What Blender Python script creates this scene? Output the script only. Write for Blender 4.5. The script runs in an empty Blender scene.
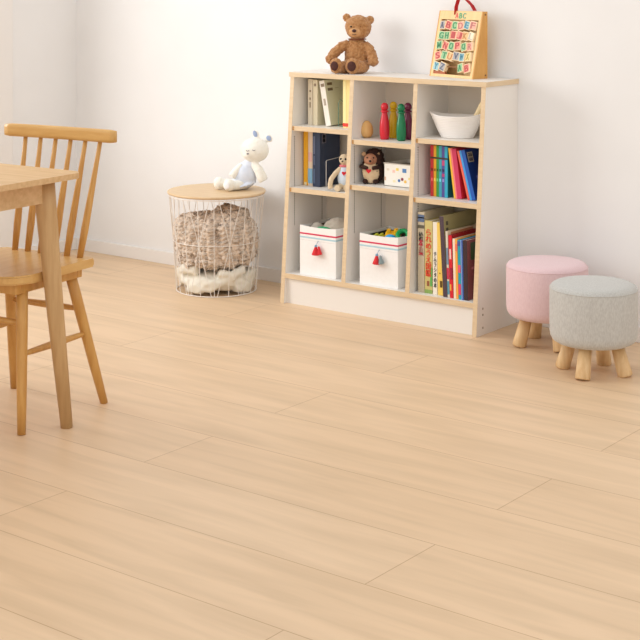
import bpy, bmesh, math, random
from mathutils import Vector, Matrix, noise
random.seed(4)
PI = math.pi
SC = bpy.context.scene
COL = SC.collection

# ------------------------------------------------------------------ camera, light, exposure
cam_d = bpy.data.cameras.new('camera'); cam = bpy.data.objects.new('camera', cam_d); COL.objects.link(cam)
cam.location = (3.154, -4.71, 1.28); cam.rotation_euler = (PI/2, 0, math.radians(37.6))
cam_d.sensor_width = 36; cam_d.lens = 1464*36/640; cam_d.shift_y = -346/640
cam_d.clip_end = 60
SC.camera = cam

w = bpy.data.worlds.new('world'); SC.world = w; w.use_nodes = True
w.node_tree.nodes['Background'].inputs[0].default_value = (1.0, 0.985, 0.968, 1)
w.node_tree.nodes['Background'].inputs[1].default_value = 0.98

def area(name, loc, target, sx, sy, power, col):
    d = bpy.data.lights.new(name, 'AREA'); d.shape = 'RECTANGLE'; d.size = sx; d.size_y = sy
    d.energy = power; d.color = col
    o = bpy.data.objects.new(name, d); COL.objects.link(o); o.location = loc
    o.rotation_euler = (Vector(target)-Vector(loc)).to_track_quat('-Z', 'Y').to_euler()
    return o
area('window_daylight', (-2.75, -2.45, 1.75), (0.2, -0.35, 0.7), 2.0, 1.7, 66, (1.0, 0.995, 0.985))

SC.view_settings.view_transform = 'Standard'; SC.view_settings.look = 'None'
SC.view_settings.gamma = 1; SC.view_settings.use_curve_mapping = False
SC.view_settings.exposure = 0.2

# ------------------------------------------------------------------ materials
def lin(c):
    return tuple(((v/255)/12.92 if v/255 <= .04045 else ((v/255+.055)/1.055)**2.4) for v in c)+(1,)
_m = {}
def mat(name, col, rough=.6, var=None, scale=20, stretch=(1, 1, 1), bump=0, bscale=200, sheen=0, spec=.4, metal=0, bstretch=(1,1,1), bdist=.002):
    """procedural material: base colour mixed with a second tone by noise, optional noise bump"""
    if name in _m: return _m[name]
    m = bpy.data.materials.new(name); m.use_nodes = True; nt = m.node_tree; b = nt.nodes['Principled BSDF']
    b.inputs['Roughness'].default_value = rough; b.inputs['Metallic'].default_value = metal
    b.inputs['Specular IOR Level'].default_value = spec
    if sheen: b.inputs['Sheen Weight'].default_value = sheen
    tc = nt.nodes.new('ShaderNodeTexCoord')
    c2 = var if var else col
    mp = nt.nodes.new('ShaderNodeMapping'); mp.inputs['Scale'].default_value = stretch
    nz = nt.nodes.new('ShaderNodeTexNoise'); nz.inputs['Scale'].default_value = scale; nz.inputs['Detail'].default_value = 4
    mx = nt.nodes.new('ShaderNodeMixRGB'); mx.inputs[1].default_value = lin(col); mx.inputs[2].default_value = lin(c2)
    cr = nt.nodes.new('ShaderNodeValToRGB'); cr.color_ramp.elements[0].position = .35; cr.color_ramp.elements[1].position = .65
    nt.links.new(tc.outputs['Object'], mp.inputs[0]); nt.links.new(mp.outputs[0], nz.inputs[0])
    nt.links.new(nz.outputs[0], cr.inputs[0]); nt.links.new(cr.outputs[0], mx.inputs[0]); nt.links.new(mx.outputs[0], b.inputs['Base Color'])
    if bump:
        mp2 = nt.nodes.new('ShaderNodeMapping'); mp2.inputs['Scale'].default_value = bstretch
        n2 = nt.nodes.new('ShaderNodeTexNoise'); n2.inputs['Scale'].default_value = bscale; n2.inputs['Detail'].default_value = 3
        bp = nt.nodes.new('ShaderNodeBump'); bp.inputs['Strength'].default_value = bump; bp.inputs['Distance'].default_value = bdist
        nt.links.new(tc.outputs['Object'], mp2.inputs[0]); nt.links.new(mp2.outputs[0], n2.inputs[0])
        nt.links.new(n2.outputs[0], bp.inputs['Height']); nt.links.new(bp.outputs[0], b.inputs['Normal'])
    _m[name] = m
    return m

WALL = mat('wallpaper', (237, 236, 235), .9, (234, 233, 232), 3, bump=.12, bscale=350, bdist=.001)
TRIM = mat('white_trim', (236, 232, 228), .5)
BOARD = mat('white_board', (235, 230, 223), .5, spec=.3)
BACKB = mat('back_board', (229, 219, 205), .6, spec=.3)
EDGE = mat('edge_band_wood', (224, 200, 165), .5, (216, 190, 153), 12, (1, 1, 8))
CAP = mat('corner_cap_brown', (186, 138, 82), .5)
HOLE = mat('peg_hole_dark', (120, 108, 94), .7)
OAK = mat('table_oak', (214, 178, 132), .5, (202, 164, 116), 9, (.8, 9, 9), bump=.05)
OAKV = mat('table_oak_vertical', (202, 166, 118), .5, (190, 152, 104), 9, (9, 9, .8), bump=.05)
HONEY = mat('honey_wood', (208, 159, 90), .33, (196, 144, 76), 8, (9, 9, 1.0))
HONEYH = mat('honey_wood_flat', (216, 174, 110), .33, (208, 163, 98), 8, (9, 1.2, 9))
PINE = mat('pine_leg', (226, 192, 144), .5, (212, 174, 124), 14, (6, 6, 1))
PLY = mat('light_wood_top', (218, 190, 152), .45, (210, 180, 140), 8, (1, 8, 8))
BIRCH = mat('birch_toy_wood', (228, 184, 120), .5, (218, 170, 104), 12, (6, 6, 1))
WIRE = mat('white_wire', (235, 228, 220), .4)

def floor_mat():
    m = bpy.data.materials.new('plank_floor'); m.use_nodes = True; nt = m.node_tree; b = nt.nodes['Principled BSDF']; L = nt.links.new
    tc = nt.nodes.new('ShaderNodeTexCoord')
    mp = nt.nodes.new('ShaderNodeMapping'); mp.inputs['Location'].default_value = (.465, .87+5.4, 0)
    br = nt.nodes.new('ShaderNodeTexBrick'); br.offset = .5; br.inputs['Scale'].default_value = 1
    br.inputs['Brick Width'].default_value = 1.82; br.inputs['Row Height'].default_value = .27
    br.inputs['Mortar Size'].default_value = .0014; br.inputs['Mortar Smooth'].default_value = .3
    br.inputs['Color1'].default_value = lin((223, 194, 160)); br.inputs['Color2'].default_value = lin((220, 190, 155))
    br.inputs['Mortar'].default_value = lin((186, 152, 116))
    L(tc.outputs['Object'], mp.inputs[0]); L(mp.outputs[0], br.inputs[0])
    m2 = nt.nodes.new('ShaderNodeMapping'); m2.inputs['Scale'].default_value = (.9, 9, 1)
    nz = nt.nodes.new('ShaderNodeTexNoise'); nz.inputs['Scale'].default_value = 2.2; nz.inputs['Detail'].default_value = 6; nz.inputs['Distortion'].default_value = .4
    L(tc.outputs['Object'], m2.inputs[0]); L(m2.outputs[0], nz.inputs[0])
    cr = nt.nodes.new('ShaderNodeValToRGB'); cr.color_ramp.elements[0].color = (.86, .84, .80, 1); cr.color_ramp.elements[1].color = (1.04, 1.03, 1.02, 1)
    cr.color_ramp.elements[0].position = .3; cr.color_ramp.elements[1].position = .62
    mx = nt.nodes.new('ShaderNodeMixRGB'); mx.blend_type = 'MULTIPLY'; mx.inputs[0].default_value = .8
    L(nz.outputs[0], cr.inputs[0]); L(br.outputs[0], mx.inputs[1]); L(cr.outputs[0], mx.inputs[2]); L(mx.outputs[0], b.inputs['Base Color'])
    b.inputs['Roughness'].default_value = .42; b.inputs['Specular IOR Level'].default_value = .4
    return m
FLOOR = floor_mat()

def knit_mat(name, c1, c2, scale, strength):
    m = bpy.data.materials.new(name); m.use_nodes = True; nt = m.node_tree; b = nt.nodes['Principled BSDF']; L = nt.links.new
    tc = nt.nodes.new('ShaderNodeTexCoord')
    w1 = nt.nodes.new('ShaderNodeTexWave'); w1.inputs['Scale'].default_value = scale; w1.inputs['Distortion'].default_value = 2.5; w1.inputs['Detail'].default_value = 1
    w1.bands_direction = 'X'
    w2 = nt.nodes.new('ShaderNodeTexWave'); w2.inputs['Scale'].default_value = scale*1.3; w2.inputs['Distortion'].default_value = 3; w2.bands_direction = 'Z'
    mul = nt.nodes.new('ShaderNodeMath'); mul.operation = 'MULTIPLY'
    nz = nt.nodes.new('ShaderNodeTexNoise'); nz.inputs['Scale'].default_value = 9
    for n in (w1, w2, nz): L(tc.outputs['Object'], n.inputs[0])
    L(w1.outputs[1], mul.inputs[0]); L(w2.outputs[1], mul.inputs[1])
    mx = nt.nodes.new('ShaderNodeMixRGB'); mx.inputs[1].default_value = lin(c1); mx.inputs[2].default_value = lin(c2)
    L(nz.outputs[0], mx.inputs[0]); L(mx.outputs[0], b.inputs['Base Color'])
    bp = nt.nodes.new('ShaderNodeBump'); bp.inputs['Strength'].default_value = strength; bp.inputs['Distance'].default_value = .012
    L(mul.outputs[0], bp.inputs['Height']); L(bp.outputs[0], b.inputs['Normal'])
    b.inputs['Roughness'].default_value = .95; b.inputs['Sheen Weight'].default_value = .3
    return m

# ------------------------------------------------------------------ helpers
def link(name, me, m, parent=None, smooth=False, loc=(0, 0, 0), rot=None):
    o = bpy.data.objects.new(name, me); COL.objects.link(o); o.location = loc
    if rot: o.rotation_euler = rot
    if parent: o.parent = parent
    if m is not None and not me.materials: me.materials.append(m)
    if smooth:
        for p in me.polygons: p.use_smooth = True
    return o
def obj(name, bm, m, parent=None, smooth=False, loc=(0, 0, 0), rot=None):
    me = bpy.data.meshes.new(name); bmesh.ops.recalc_face_normals(bm, faces=bm.faces); bm.to_mesh(me); bm.free()
    return link(name, me, m, parent, smooth, loc, rot)
def thing(name, label, cat, loc=(0, 0, 0), rz=0, group=None, rot=None):
    o = bpy.data.objects.new(name, None); COL.objects.link(o); o.location = loc
    o.rotation_euler = rot if rot else (0, 0, rz); o.empty_display_size = .05
    o['label'] = label; o['category'] = cat
    if group: o['group'] = group
    return o
def tag(o, label, cat, group=None):
    o['label'] = label; o['category'] = cat
    if group: o['group'] = group
    return o
def struct(name, bm, m, parent=None):
    o = obj(name, bm, m, parent)
    if not parent: o['kind'] = 'structure'
    return o
def NB(): return bmesh.new()
def box(bm, x0, x1, y0, y1, z0, z1, bev=0, seg=2):
    r = bmesh.ops.create_cube(bm, size=1)
    for v in r['verts']: v.co = Vector(((x0+x1)/2+v.co.x*(x1-x0), (y0+y1)/2+v.co.y*(y1-y0), (z0+z1)/2+v.co.z*(z1-z0)))
    if bev:
        es = list({e for v in r['verts'] for e in v.link_edges})
        bmesh.ops.bevel(bm, geom=es, offset=bev, segments=seg, affect='EDGES', profile=.6)
    return bm
def prism_x(bm, pts, x0, x1):
    """polygon in yz extruded along x"""
    a = [bm.verts.new((x0, y, z)) for y, z in pts]; b = [bm.verts.new((x1, y, z)) for y, z in pts]
    bm.faces.new(a); bm.faces.new(b[::-1]); n = len(pts)
    for i in range(n): bm.faces.new((a[i], b[i], b[(i+1) % n], a[(i+1) % n]))
    return bm
def prism_z(bm, pts, z0, z1, bev=0):
    a = [bm.verts.new((x, y, z0)) for x, y in pts]; b = [bm.verts.new((x, y, z1)) for x, y in pts]
    bm.faces.new(a[::-1]); bm.faces.new(b); n = len(pts)
    for i in range(n): bm.faces.new((a[i], a[(i+1) % n], b[(i+1) % n], b[i]))
    return bm
def rrect(cx, cy, hx, hy, r, n=8, rs=None):
    pts = []
    for k, (sx, sy) in enumerate(((1, 1), (-1, 1), (-1, -1), (1, -1))):
        q = rs[k] if rs else r
        for i in range(n+1):
            a = k*PI/2+i*PI/2/n
            pts.append((cx+sx*(hx-q)+q*math.cos(a), cy+sy*(hy-q)+q*math.sin(a)))
    return pts
def lathe(bm, prof, seg=32, cx=0, cy=0):
    rings = []
    for r, z in prof:
        if r < 1e-6: rings.append([bm.verts.new((cx, cy, z))])
        else: rings.append([bm.verts.new((cx+r*math.cos(2*PI*i/seg), cy+r*math.sin(2*PI*i/seg), z)) for i in range(seg)])
    for a, b in zip(rings, rings[1:]):
        for i in range(seg):
            j = (i+1) % seg
            if len(a) == 1 and len(b) == 1: continue
            if len(a) == 1: bm.faces.new((a[0], b[j], b[i]))
            elif len(b) == 1: bm.faces.new((a[i], a[j], b[0]))
            else: bm.faces.new((a[i], a[j], b[j], b[i]))
    if len(rings[0]) > 1: bm.faces.new(rings[0][::-1])
    if len(rings[-1]) > 1: bm.faces.new(rings[-1])
    return bm
def tube(bm, pts, rad, seg=10, closed=False):
    P = [Vector(p) for p in pts]; n = len(P); R = rad if isinstance(rad, (list, tuple)) else [rad]*n
    rings = []; up = None
    for i, p in enumerate(P):
        if closed: t = (P[(i+1) % n]-P[i-1]).normalized()
        else: t = (P[min(i+1, n-1)]-P[max(i-1, 0)]).normalized()
        if up is None:
            up = Vector((0, 0, 1)) if abs(t.z) < .9 else Vector((1, 0, 0))
        s = t.cross(up)
        if s.length < 1e-5: s = t.cross(Vector((0, 1, .3)))
        s.normalize(); up = s.cross(t).normalized()
        rings.append([bm.verts.new(p+R[i]*(math.cos(2*PI*k/seg)*s+math.sin(2*PI*k/seg)*up)) for k in range(seg)])
    m = n if closed else n-1
    for i in range(m):
        a, b = rings[i], rings[(i+1) % n]
        for k in range(seg): bm.faces.new((a[k], a[(k+1) % seg], b[(k+1) % seg], b[k]))
    if not closed: bm.faces.new(rings[0][::-1]); bm.faces.new(rings[-1])
    return bm
def ell(bm, c, r, rot=(0, 0, 0), sub=3):
    M = Matrix.Translation(Vector(c)) @ Matrix.Rotation(rot[2], 4, 'Z') @ Matrix.Rotation(rot[1], 4, 'Y') @ Matrix.Rotation(rot[0], 4, 'X') @ Matrix.Diagonal((r[0], r[1], r[2], 1))
    bmesh.ops.create_icosphere(bm, subdivisions=sub, radius=1, matrix=M)
    return bm
def fuse(bm, voxel, smooth=3, disp=0, dscale=60):
    """merge overlapping lumps into one continuous smooth surface"""
    me = bpy.data.meshes.new('tmp'); bm.to_mesh(me); bm.free()
    o = bpy.data.objects.new('tmp', me); COL.objects.link(o)
    r = o.modifiers.new('r', 'REMESH'); r.mode = 'VOXEL'; r.voxel_size = voxel
    s = o.modifiers.new('s', 'SMOOTH'); s.iterations = smooth; s.factor = .5
    bpy.context.view_layer.update()
    me2 = bpy.data.meshes.new_from_object(o.evaluated_get(bpy.context.evaluated_depsgraph_get()))
    bpy.data.objects.remove(o)
    if disp:
        for v in me2.vertices:
            v.co += v.normal*disp*noise.noise(v.co*dscale)
    me2.materials.clear()
    return me2
def text_mesh(s, wd, ht, depth=.0006, stack=False):
    """writing as a thin raised mesh in the xz plane facing -y, fitted to wd x ht, centred at the origin"""
    c = bpy.data.curves.new('t', 'FONT'); c.body = '\n'.join(s) if stack else s
    c.align_x = 'CENTER'; c.extrude = .02; c.space_line = .95; c.offset = .012
    o = bpy.data.objects.new('t', c); COL.objects.link(o); bpy.context.view_layer.update()
    me = bpy.data.meshes.new_from_object(o.evaluated_get(bpy.context.evaluated_depsgraph_get()))
    bpy.data.objects.remove(o)
    xs = [v.co.x for v in me.vertices]; ys = [v.co.y for v in me.vertices]
    cx, cy = (min(xs)+max(xs))/2, (min(ys)+max(ys))/2; sx, sy = wd/(max(xs)-min(xs)), ht/(max(ys)-min(ys))
    for v in me.vertices:
        x, y, z = v.co; v.co = ((x-cx)*sx, -z/.02*depth, (y-cy)*sy)
    me.materials.clear()
    return me

# ------------------------------------------------------------------ room
struct('floor', box(NB(), -2.1, 4.2, -5.6, .12, -.05, 0), FLOOR)
struct('wall_back', box(NB(), -2.1, 4.2, 0, .12, 0, 2.5), WALL)
bm = NB()                                                            # left wall with the window opening in it
box(bm, -2.05, -1.905, -.78, 0, 0, 2.5); box(bm, -2.05, -1.905, -5.6, -2.75, 0, 2.5)
box(bm, -2.05, -1.905, -2.75, -.78, 0, .62); box(bm, -2.05, -1.905, -2.75, -.78, 2.25, 2.5)
struct('wall_left', bm, WALL)
bm = NB()
for y0, y1, z0, z1 in ((-2.75, -2.69, .62, 2.25), (-.84, -.78, .62, 2.25), (-2.75, -.78, .62, .68), (-2.75, -.78, 2.19, 2.25)):
    box(bm, -2.0, -1.93, y0, y1, z0, z1)
struct('window_1', bm, TRIM)
struct('trim_1', box(NB(), -1.905, -1.885, -.62, -.398, 0, 2.5, .003), TRIM)    # upright casing beside the window
struct('baseboard_back', box(NB(), -1.905, 4.2, -.010, 0, 0, .055, .002), TRIM)
struct('baseboard_left', box(NB(), -1.905, -1.895, -.398, -.010, 0, .055, .002), TRIM)

# ------------------------------------------------------------------ bookcase
BK = thing('bookcase', 'low white nine-cubby bookcase with wood-coloured edges against the white wall', 'bookcase', (0, -.012, 0))
# local: y=0 is its back; front slants from y=-.279 at the floor to y=-.213 at the top
def fy(z): return -.279+.066*z/.892
TH = .018
def upright(name, xc, z0, z1):
    o = obj(name, prism_x(NB(), ([(0, 0), (fy(0)+.001, 0), (fy(z1)+.001, z1), (.011, z1), (.011, .07), (0, .07)] if z0 == 0 else [(0, z0), (fy(z0)+.001, z0), (fy(z1)+.001, z1), (0, z1)]), xc-TH/2, xc+TH/2), BOARD, BK)
    obj('edge_band', prism_x(NB(), [(fy(z0)+.001, z0), (fy(z0), z0), (fy(z1), z1), (fy(z1)+.001, z1)], xc-TH/2, xc+TH/2), EDGE, o)
    return o
sides = [upright('side_panel', -.436, 0, .877), upright('side_panel', .436, 0, .877)]
divs = [upright('divider', -.1453, .117, .877), upright('divider', .1453, .117, .877)]
def holes(parent, x, za=.30, zb=.655):
    for y in (-.212, -.035):
        bm = NB(); n = int((zb-za)/.009)
        for i in range(n):
            z = za+i*.009
            bmesh.ops.create_cone(bm, cap_ends=True, segments=8, radius1=.0027, radius2=.0027, depth=.0008,
                matrix=Matrix.Translation((x+.0004, y, z)) @ Matrix.Rotation(PI/2, 4, 'Y'))
        obj('peg_hole_row', bm, HOLE, parent)
holes(sides[0], -.427); holes(divs[0], -.1363); holes(divs[1], .1543)
tp = obj('top_panel', box(NB(), -.449, .449, -.216, .011, .8775, .895), BOARD, BK)
bm = NB(); box(bm, -.450, .450, -.2175, -.2162, .877, .8952); box(bm, .4492, .4502, -.2162, .011, .877, .8952); box(bm, -.4502, -.4492, -.2162, .011, .877, .8952)
obj('edge_band', bm, EDGE, tp)
bs = obj('bottom_shelf', box(NB(), -.427, .427, fy(.108)+.002, 0, .099, .117), BOARD, BK)
obj('edge_band', box(NB(), -.427, .427, fy(.108)+.0004, fy(.108)+.0018, .099, .1172), EDGE, bs)
obj('kick_board', box(NB(), -.427, .427, -.258, -.240, 0, .099), BOARD, BK)
obj('back_panel', box(NB(), -.4265, .4265, -.006, 0, .1175, .8765), BACKB, BK)
for x0, x1, z in ((-.427, -.1543, .686), (-.427, -.1543, .448), (-.1363, .1363, .653), (-.1363, .1363, .483), (.1543, .427, .678), (.1543, .427, .463)):
    yf = fy(z)+.003
    s = obj('shelf', box(NB(), x0+.0006, x1-.0006, yf+.0012, -.008, z-.018, z), BOARD, BK)
    obj('edge_band', box(NB(), x0+.0006, x1-.0006, yf, yf+.0011, z-.0181, z+.0001), EDGE, s)
    obj('corner_cap', box(NB(), x0+.0007, x0+.009, yf-.0012, yf, z-.0165, z-.002, .0005), CAP, s)
for z in (.026, .072, .094):
    bm = NB(); bmesh.ops.create_cone(bm, cap_ends=True, segments=16, radius1=.0042, radius2=.0042, depth=.0012, matrix=Matrix.Translation((.4455, -.235, z)) @ Matrix.Rotation(PI/2, 4, 'Y'))
    obj('screw_cap', bm, mat('screw_cap_grey', (176, 164, 148), .5), BK)

# ------------------------------------------------------------------ books
PAGE = mat('paper', (238, 230, 212), .9)
def colmat(c, rough=.45): return mat('colour_%d_%d_%d' % c, c, rough)
def book(x, y, z, t, h, d, col, label, lean=0, yaw=0, group=None, spine=None, marks=(), texts=(), cat='book', name='book'):
    """origin: lower left front corner; spine faces the room; marks/texts lie on spine ('s') or right cover ('c')"""
    r = thing(name, label, cat, (x, y, z), group=group, rot=(0, -math.radians(lean), math.radians(yaw)))
    cv = mat('cover_%d_%d_%d' % col, col, .42)
    c = .0015 if t > .006 else .0008
    bm = NB(); box(bm, 0, c, c, d, 0, h); box(bm, t-c, t, c, d, 0, h); box(bm, 0, t, 0, c, 0, h, .0006)
    obj('cover', bm, cv, r)
    obj('pages', box(NB(), c, t-c, c, d-.003, .003, h-.003), PAGE, r)
    if spine: obj('spine', box(NB(), -.0001, t+.0001, -.0006, .0004, .0005, h-.0005), mat('cover_%d_%d_%d' % spine, spine, .42), r)
    for f, u0, u1, v0, v1, mc, nm in marks:
        if f == 's': bm = box(NB(), t*u0, t*u1, -.0012, -.0005, h*v0, h*v1)
        else: bm = box(NB(), t-.0001, t+.0006, d*u0, d*u1, h*v0, h*v1)
        obj(nm, bm, colmat(mc), r)
    for f, s, uc, vc, wd, ht, mc, st in texts:
        me = text_mesh(s, wd, ht, stack=st)
        if f == 's': link('title', me, colmat(mc), r, loc=(t*uc, -.0013, h*vc))
        else: link('title', me, colmat(mc), r, loc=(t+.0008, d*uc, h*vc), rot=(0, 0, PI/2))
    return r
G1 = 'books in the upper left cubby'; z = .6862
book(-.402, -.170, z, .022, .180, .13, (232, 220, 196), 'beige book with small dark spine marks, leftmost in the upper left cubby', group=G1,
     marks=[('s', .35, .7, .72, .76, (150, 130, 105), 'title_mark'), ('s', .35, .65, .55, .60, (160, 140, 112), 'title_mark'), ('s', .35, .65, .38, .5, (165, 145, 118), 'title_mark')])
book(-.377, -.170, z, .022, .178, .13, (226, 214, 182), 'cream book standing upright behind the leaning pale book', group=G1, marks=[('s', .3, .7, .86, .92, (150, 128, 100), 'title_mark')])
book(-.3105, -.172, z, .024, .178, .122, (214, 212, 194), 'white-spined book with grey-green cover leaning left in the upper left cubby', lean=11, group=G1, spine=(240, 234, 222),
     marks=[('c', .12, .38, .88, .94, (120, 100, 80), 'title_mark'), ('c', .12, .38, .76, .82, (110, 92, 76), 'title_mark'), ('c', .5, .7, .80, .82, (190, 186, 166), 'title_mark'),
            ('s', .3, .7, .45, .60, (176, 160, 142), 'title_mark'), ('s', .2, .9, .86, .93, (140, 120, 96), 'title_mark')])
book(-.2245, -.178, z, .015, .186, .15, (250, 236, 168), 'pale yellow book with red-footed spine, just left of the deeper yellow one', group=G1,
     marks=[('s', .0, 1, .03, .10, (228, 62, 44), 'red_block')])
book(-.2085, -.178, z, .024, .186, .15, (250, 224, 150), 'deeper yellow book with red foot, rightmost in the upper left cubby', group=G1,
     marks=[('s', .0, 1, .03, .10, (226, 58, 42), 'red_block')])
G2 = 'books in the middle left cubby'; z = .4482
book(-.418, -.178, z, .021, .215, .14, (240, 176, 40), 'orange-yellow book, leftmost in the middle left cubby', group=G2, marks=[('s', .25, .75, .0, .06, (236, 220, 180), 'foot_mark')])
book(-.395, -.178, z, .022, .212, .14, (236, 214, 190), 'cream and pink picture book with pale blue foot, left of the navy book', group=G2,
     marks=[('s', .1, .9, .45, .62, (236, 190, 180), 'picture_patch'), ('s', .0, 1, .05, .32, (142, 190, 220), 'blue_patch')])
book(-.366, -.186, z, .036, .212, .130, (44, 56, 80), 'large navy hardback with pale spine lettering behind the wire bookend', group=G2,
     marks=[('s', .1, .32, .60, .93, (96, 104, 128), 'title_mark'), ('s', .1, .32, .40, .57, (84, 94, 120), 'title_mark'), ('s', .1, .32, .06, .33, (80, 96, 124), 'title_mark'),
            ('c', .10, .30, .80, .97, (110, 106, 118), 'emblem_frame'), ('c', .13, .27, .82, .88, (70, 62, 78), 'emblem_patch'), ('c', .13, .27, .90, .95, (70, 62, 78), 'emblem_patch')])
G3 = 'bright picture books in the middle right cubby'; z = .4632
cb = [(.0140, .187, (206, 58, 62), 'red book, leftmost of the upright bright books'), (.0115, .187, (240, 176, 52), 'golden yellow book second in the row of bright books'),
      (.0115, .187, (66, 160, 74), 'green book between the yellow and turquoise bright books'), (.0125, .187, (70, 168, 188), 'turquoise book right of the green bright book'),
      (.0145, .187, (92, 84, 156), 'violet-blue book with pink marks among the bright books')]
x = .1885
for t, h, c, lb in cb:
    book(x, -.193, z, t-.0006, h, .135, c, lb, group=G3, marks=[('s', 0, 1, .74, .775, (70, 60, 50), 'spine_band'), ('s', .2, .8, .50, .55, tuple(int(v*.6) for v in c), 'title_mark'),
        ('s', .2, .8, .30, .36, tuple(min(255, v+60) for v in c), 'title_mark')] + ([('s', .1, .9, .62, .72, (200, 80, 130), 'pink_mark'), ('s', .1, .9, .4, .46, (190, 70, 130), 'pink_mark')] if c[0] == 92 else []))
    x += t
book(x+.0004, -.196, z, .0125, .187, .14, (20, 106, 128), 'deep teal book with turquoise spine, last of the upright bright books', group=G3, spine=(52, 172, 200), marks=[('s', 0, 1, .74, .775, (60, 60, 60), 'spine_band')])
def leaner(x, t, h, c, lb, lean, spine=None, marks=(), y=-.196):
    book(x, y, z, t, h, .135, c, lb, lean=lean, group=G3, spine=spine, marks=marks)
leaner(.2925, .0075, .184, (240, 190, 60), 'thin yellow-orange book leaning against the teal book', 8)
leaner(.3003, .0070, .184, (244, 130, 130), 'thin salmon pink book leaning beside the yellow-orange one', 8)
leaner(.3078, .0180, .182, (206, 44, 60), 'red-covered book with magenta spine leaning left', 8, spine=(206, 58, 96))
leaner(.3510, .0090, .180, (240, 106, 84), 'coral book leaning steeply under the blue ones', 15)
leaner(.3608, .0085, .182, (70, 160, 226), 'sky blue book leaning steeply left of the navy cover', 15)
leaner(.3700, .0150, .184, (18, 56, 122), 'navy book with pale framed emblem leaning steeply', 15, spine=(36, 92, 180),
       marks=[('c', .08, .34, .74, .94, (196, 190, 160), 'emblem_frame'), ('c', .11, .31, .76, .83, (60, 60, 90), 'emblem_patch'), ('c', .11, .31, .85, .92, (60, 60, 90), 'emblem_patch'), ('c', .3, .42, .4, .46, (110, 120, 200), 'picture_patch')])
book(.4115, -.192, z, .0130, .187, .13, (128, 88, 168), 'purple and white book upright against the right end of the cubby', group=G3, marks=[('s', .05, .4, .02, .6, (226, 214, 240), 'white_patch')])
G4 = 'picture books in the lower right cubby'; z = .1172; y = -.245
b = book(.168, y, z, .028, .292, .20, (198, 186, 160), 'tall grey-beige book with blue, black and crimson spine print, leftmost in the lower right cubby', group=G4,
     marks=[('s', .0, 1, .88, .97, (92, 110, 142), 'blue_patch'), ('s', 0, 1, .80, .84, (98, 92, 76), 'title_mark'), ('s', 0, 1, .925, .94, (210, 214, 220), 'white_line')],
     texts=[('s', '絵', .5, .70, .019, .032, (50, 48, 46), False), ('s', '本集', .5, .565, .021, .062, (186, 38, 62), True)])
book(.198, y, z, .033, .264, .16, (206, 190, 122), 'olive-cream book with big red vertical lettering and green foot', group=G4,
     marks=[('s', .72, 1, .10, .36, (96, 172, 84), 'green_patch'), ('s', 0, 1, .0, .05, (140, 170, 90), 'green_patch'), ('s', .3, .6, .10, .17, (150, 90, 60), 'picture_patch')],
     texts=[('s', 'られめうえ図鑑', .5, .56, .026, .172, (222, 66, 44), True)])
book(.233, y, z, .019, .262, .15, (240, 232, 216), 'white book with small black vertical lettering beside the red-lettered one', group=G4,
     texts=[('s', 'チムラシタの本', .55, .34, .012, .13, (44, 46, 60), True)])
book(.2575, y-.003, z, .021, .262, .15, (244, 206, 98), 'yellow book with a dark block near its foot, leaning slightly left', lean=1.2, group=G4,
     marks=[('s', .45, .9, .11, .2, (96, 70, 20), 'dark_block'), ('s', .3, .6, .3, .31, (150, 120, 50), 'title_mark')])
b = book(.2895, -.262, z, .017, .290, .235, (160, 150, 104), 'large olive-covered book with dark plum spine standing tall in the lower right cubby', lean=3.4, group=G4, spine=(78, 62, 72),
     marks=[('c', .06, .12, .88, .93, (80, 76, 60), 'title_mark'), ('c', .06, .12, .80, .85, (80, 76, 60), 'title_mark')])
book(.3085, -.262, z, .0085, .238, .215, (226, 206, 176), 'pale picture book with grey and blue cover strip, right of the olive book', lean=2.4, group=G4, spine=(212, 204, 186),
     marks=[('s', 0, 1, .5, .75, (120, 140, 160), 'picture_patch'), ('s', 0, 1, .05, .25, (90, 150, 170), 'picture_patch'), ('s', 0, 1, .28, .45, (200, 50, 80), 'picture_patch'), ('c', .1, .8, .90, .98, (200, 130, 90), 'picture_patch')])
book(.3185, -.262, z, .0135, .225, .21, (166, 24, 30), 'thin bright red book between the pale ones', lean=2, group=G4, spine=(214, 30, 46),
     marks=[('s', 0, .5, .12, .22, (240, 170, 60), 'picture_patch'), ('s', .3, 1, .30, .48, (150, 20, 60), 'picture_patch'), ('s', .2, .7, .62, .78, (240, 200, 190), 'title_mark')])
book(.3335, -.262, z, .0100, .214, .19, (246, 222, 196), 'thin cream-pink book right of the bright red one', lean=1.5, group=G4)
book(.3445, -.262, z, .0085, .214, .19, (246, 172, 66), 'thin orange book left of the turquoise and pink one', lean=1.5, group=G4, marks=[('s', 0, 1, .8, .92, (240, 120, 90), 'picture_patch')])
book(.3545, -.262, z, .0105, .212, .19, (30, 160, 182), 'turquoise and pink striped book', lean=1.5, group=G4,
     marks=[('s', 0, 1, .45, .58, (226, 84, 124), 'pink_patch'), ('s', 0, 1, .08, .26, (220, 66, 110), 'pink_patch'), ('s', 0, 1, .9, .98, (70, 90, 160), 'blue_patch')])
book(.3660, -.262, z, .0095, .212, .19, (140, 176, 222), 'thin pale blue book left of the dark brown one', lean=1.5, group=G4, marks=[('s', .5, 1, .0, 1, (60, 90, 170), 'blue_patch')])
book(.3770, -.262, z, .0165, .213, .19, (134, 74, 74), 'dark maroon book with green printed cover, rightmost in the lower right cubby', lean=1.3, group=G4, spine=(58, 40, 44),
     marks=[('c', .12, .95, .66, .95, (66, 84, 54), 'green_patch'), ('c', .15, .8, .50, .54, (190, 120, 124), 'title_mark'), ('c', .15, .8, .40, .44, (150, 80, 84), 'title_mark'), ('c', .15, .7, .28, .32, (140, 70, 74), 'title_mark')])
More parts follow.
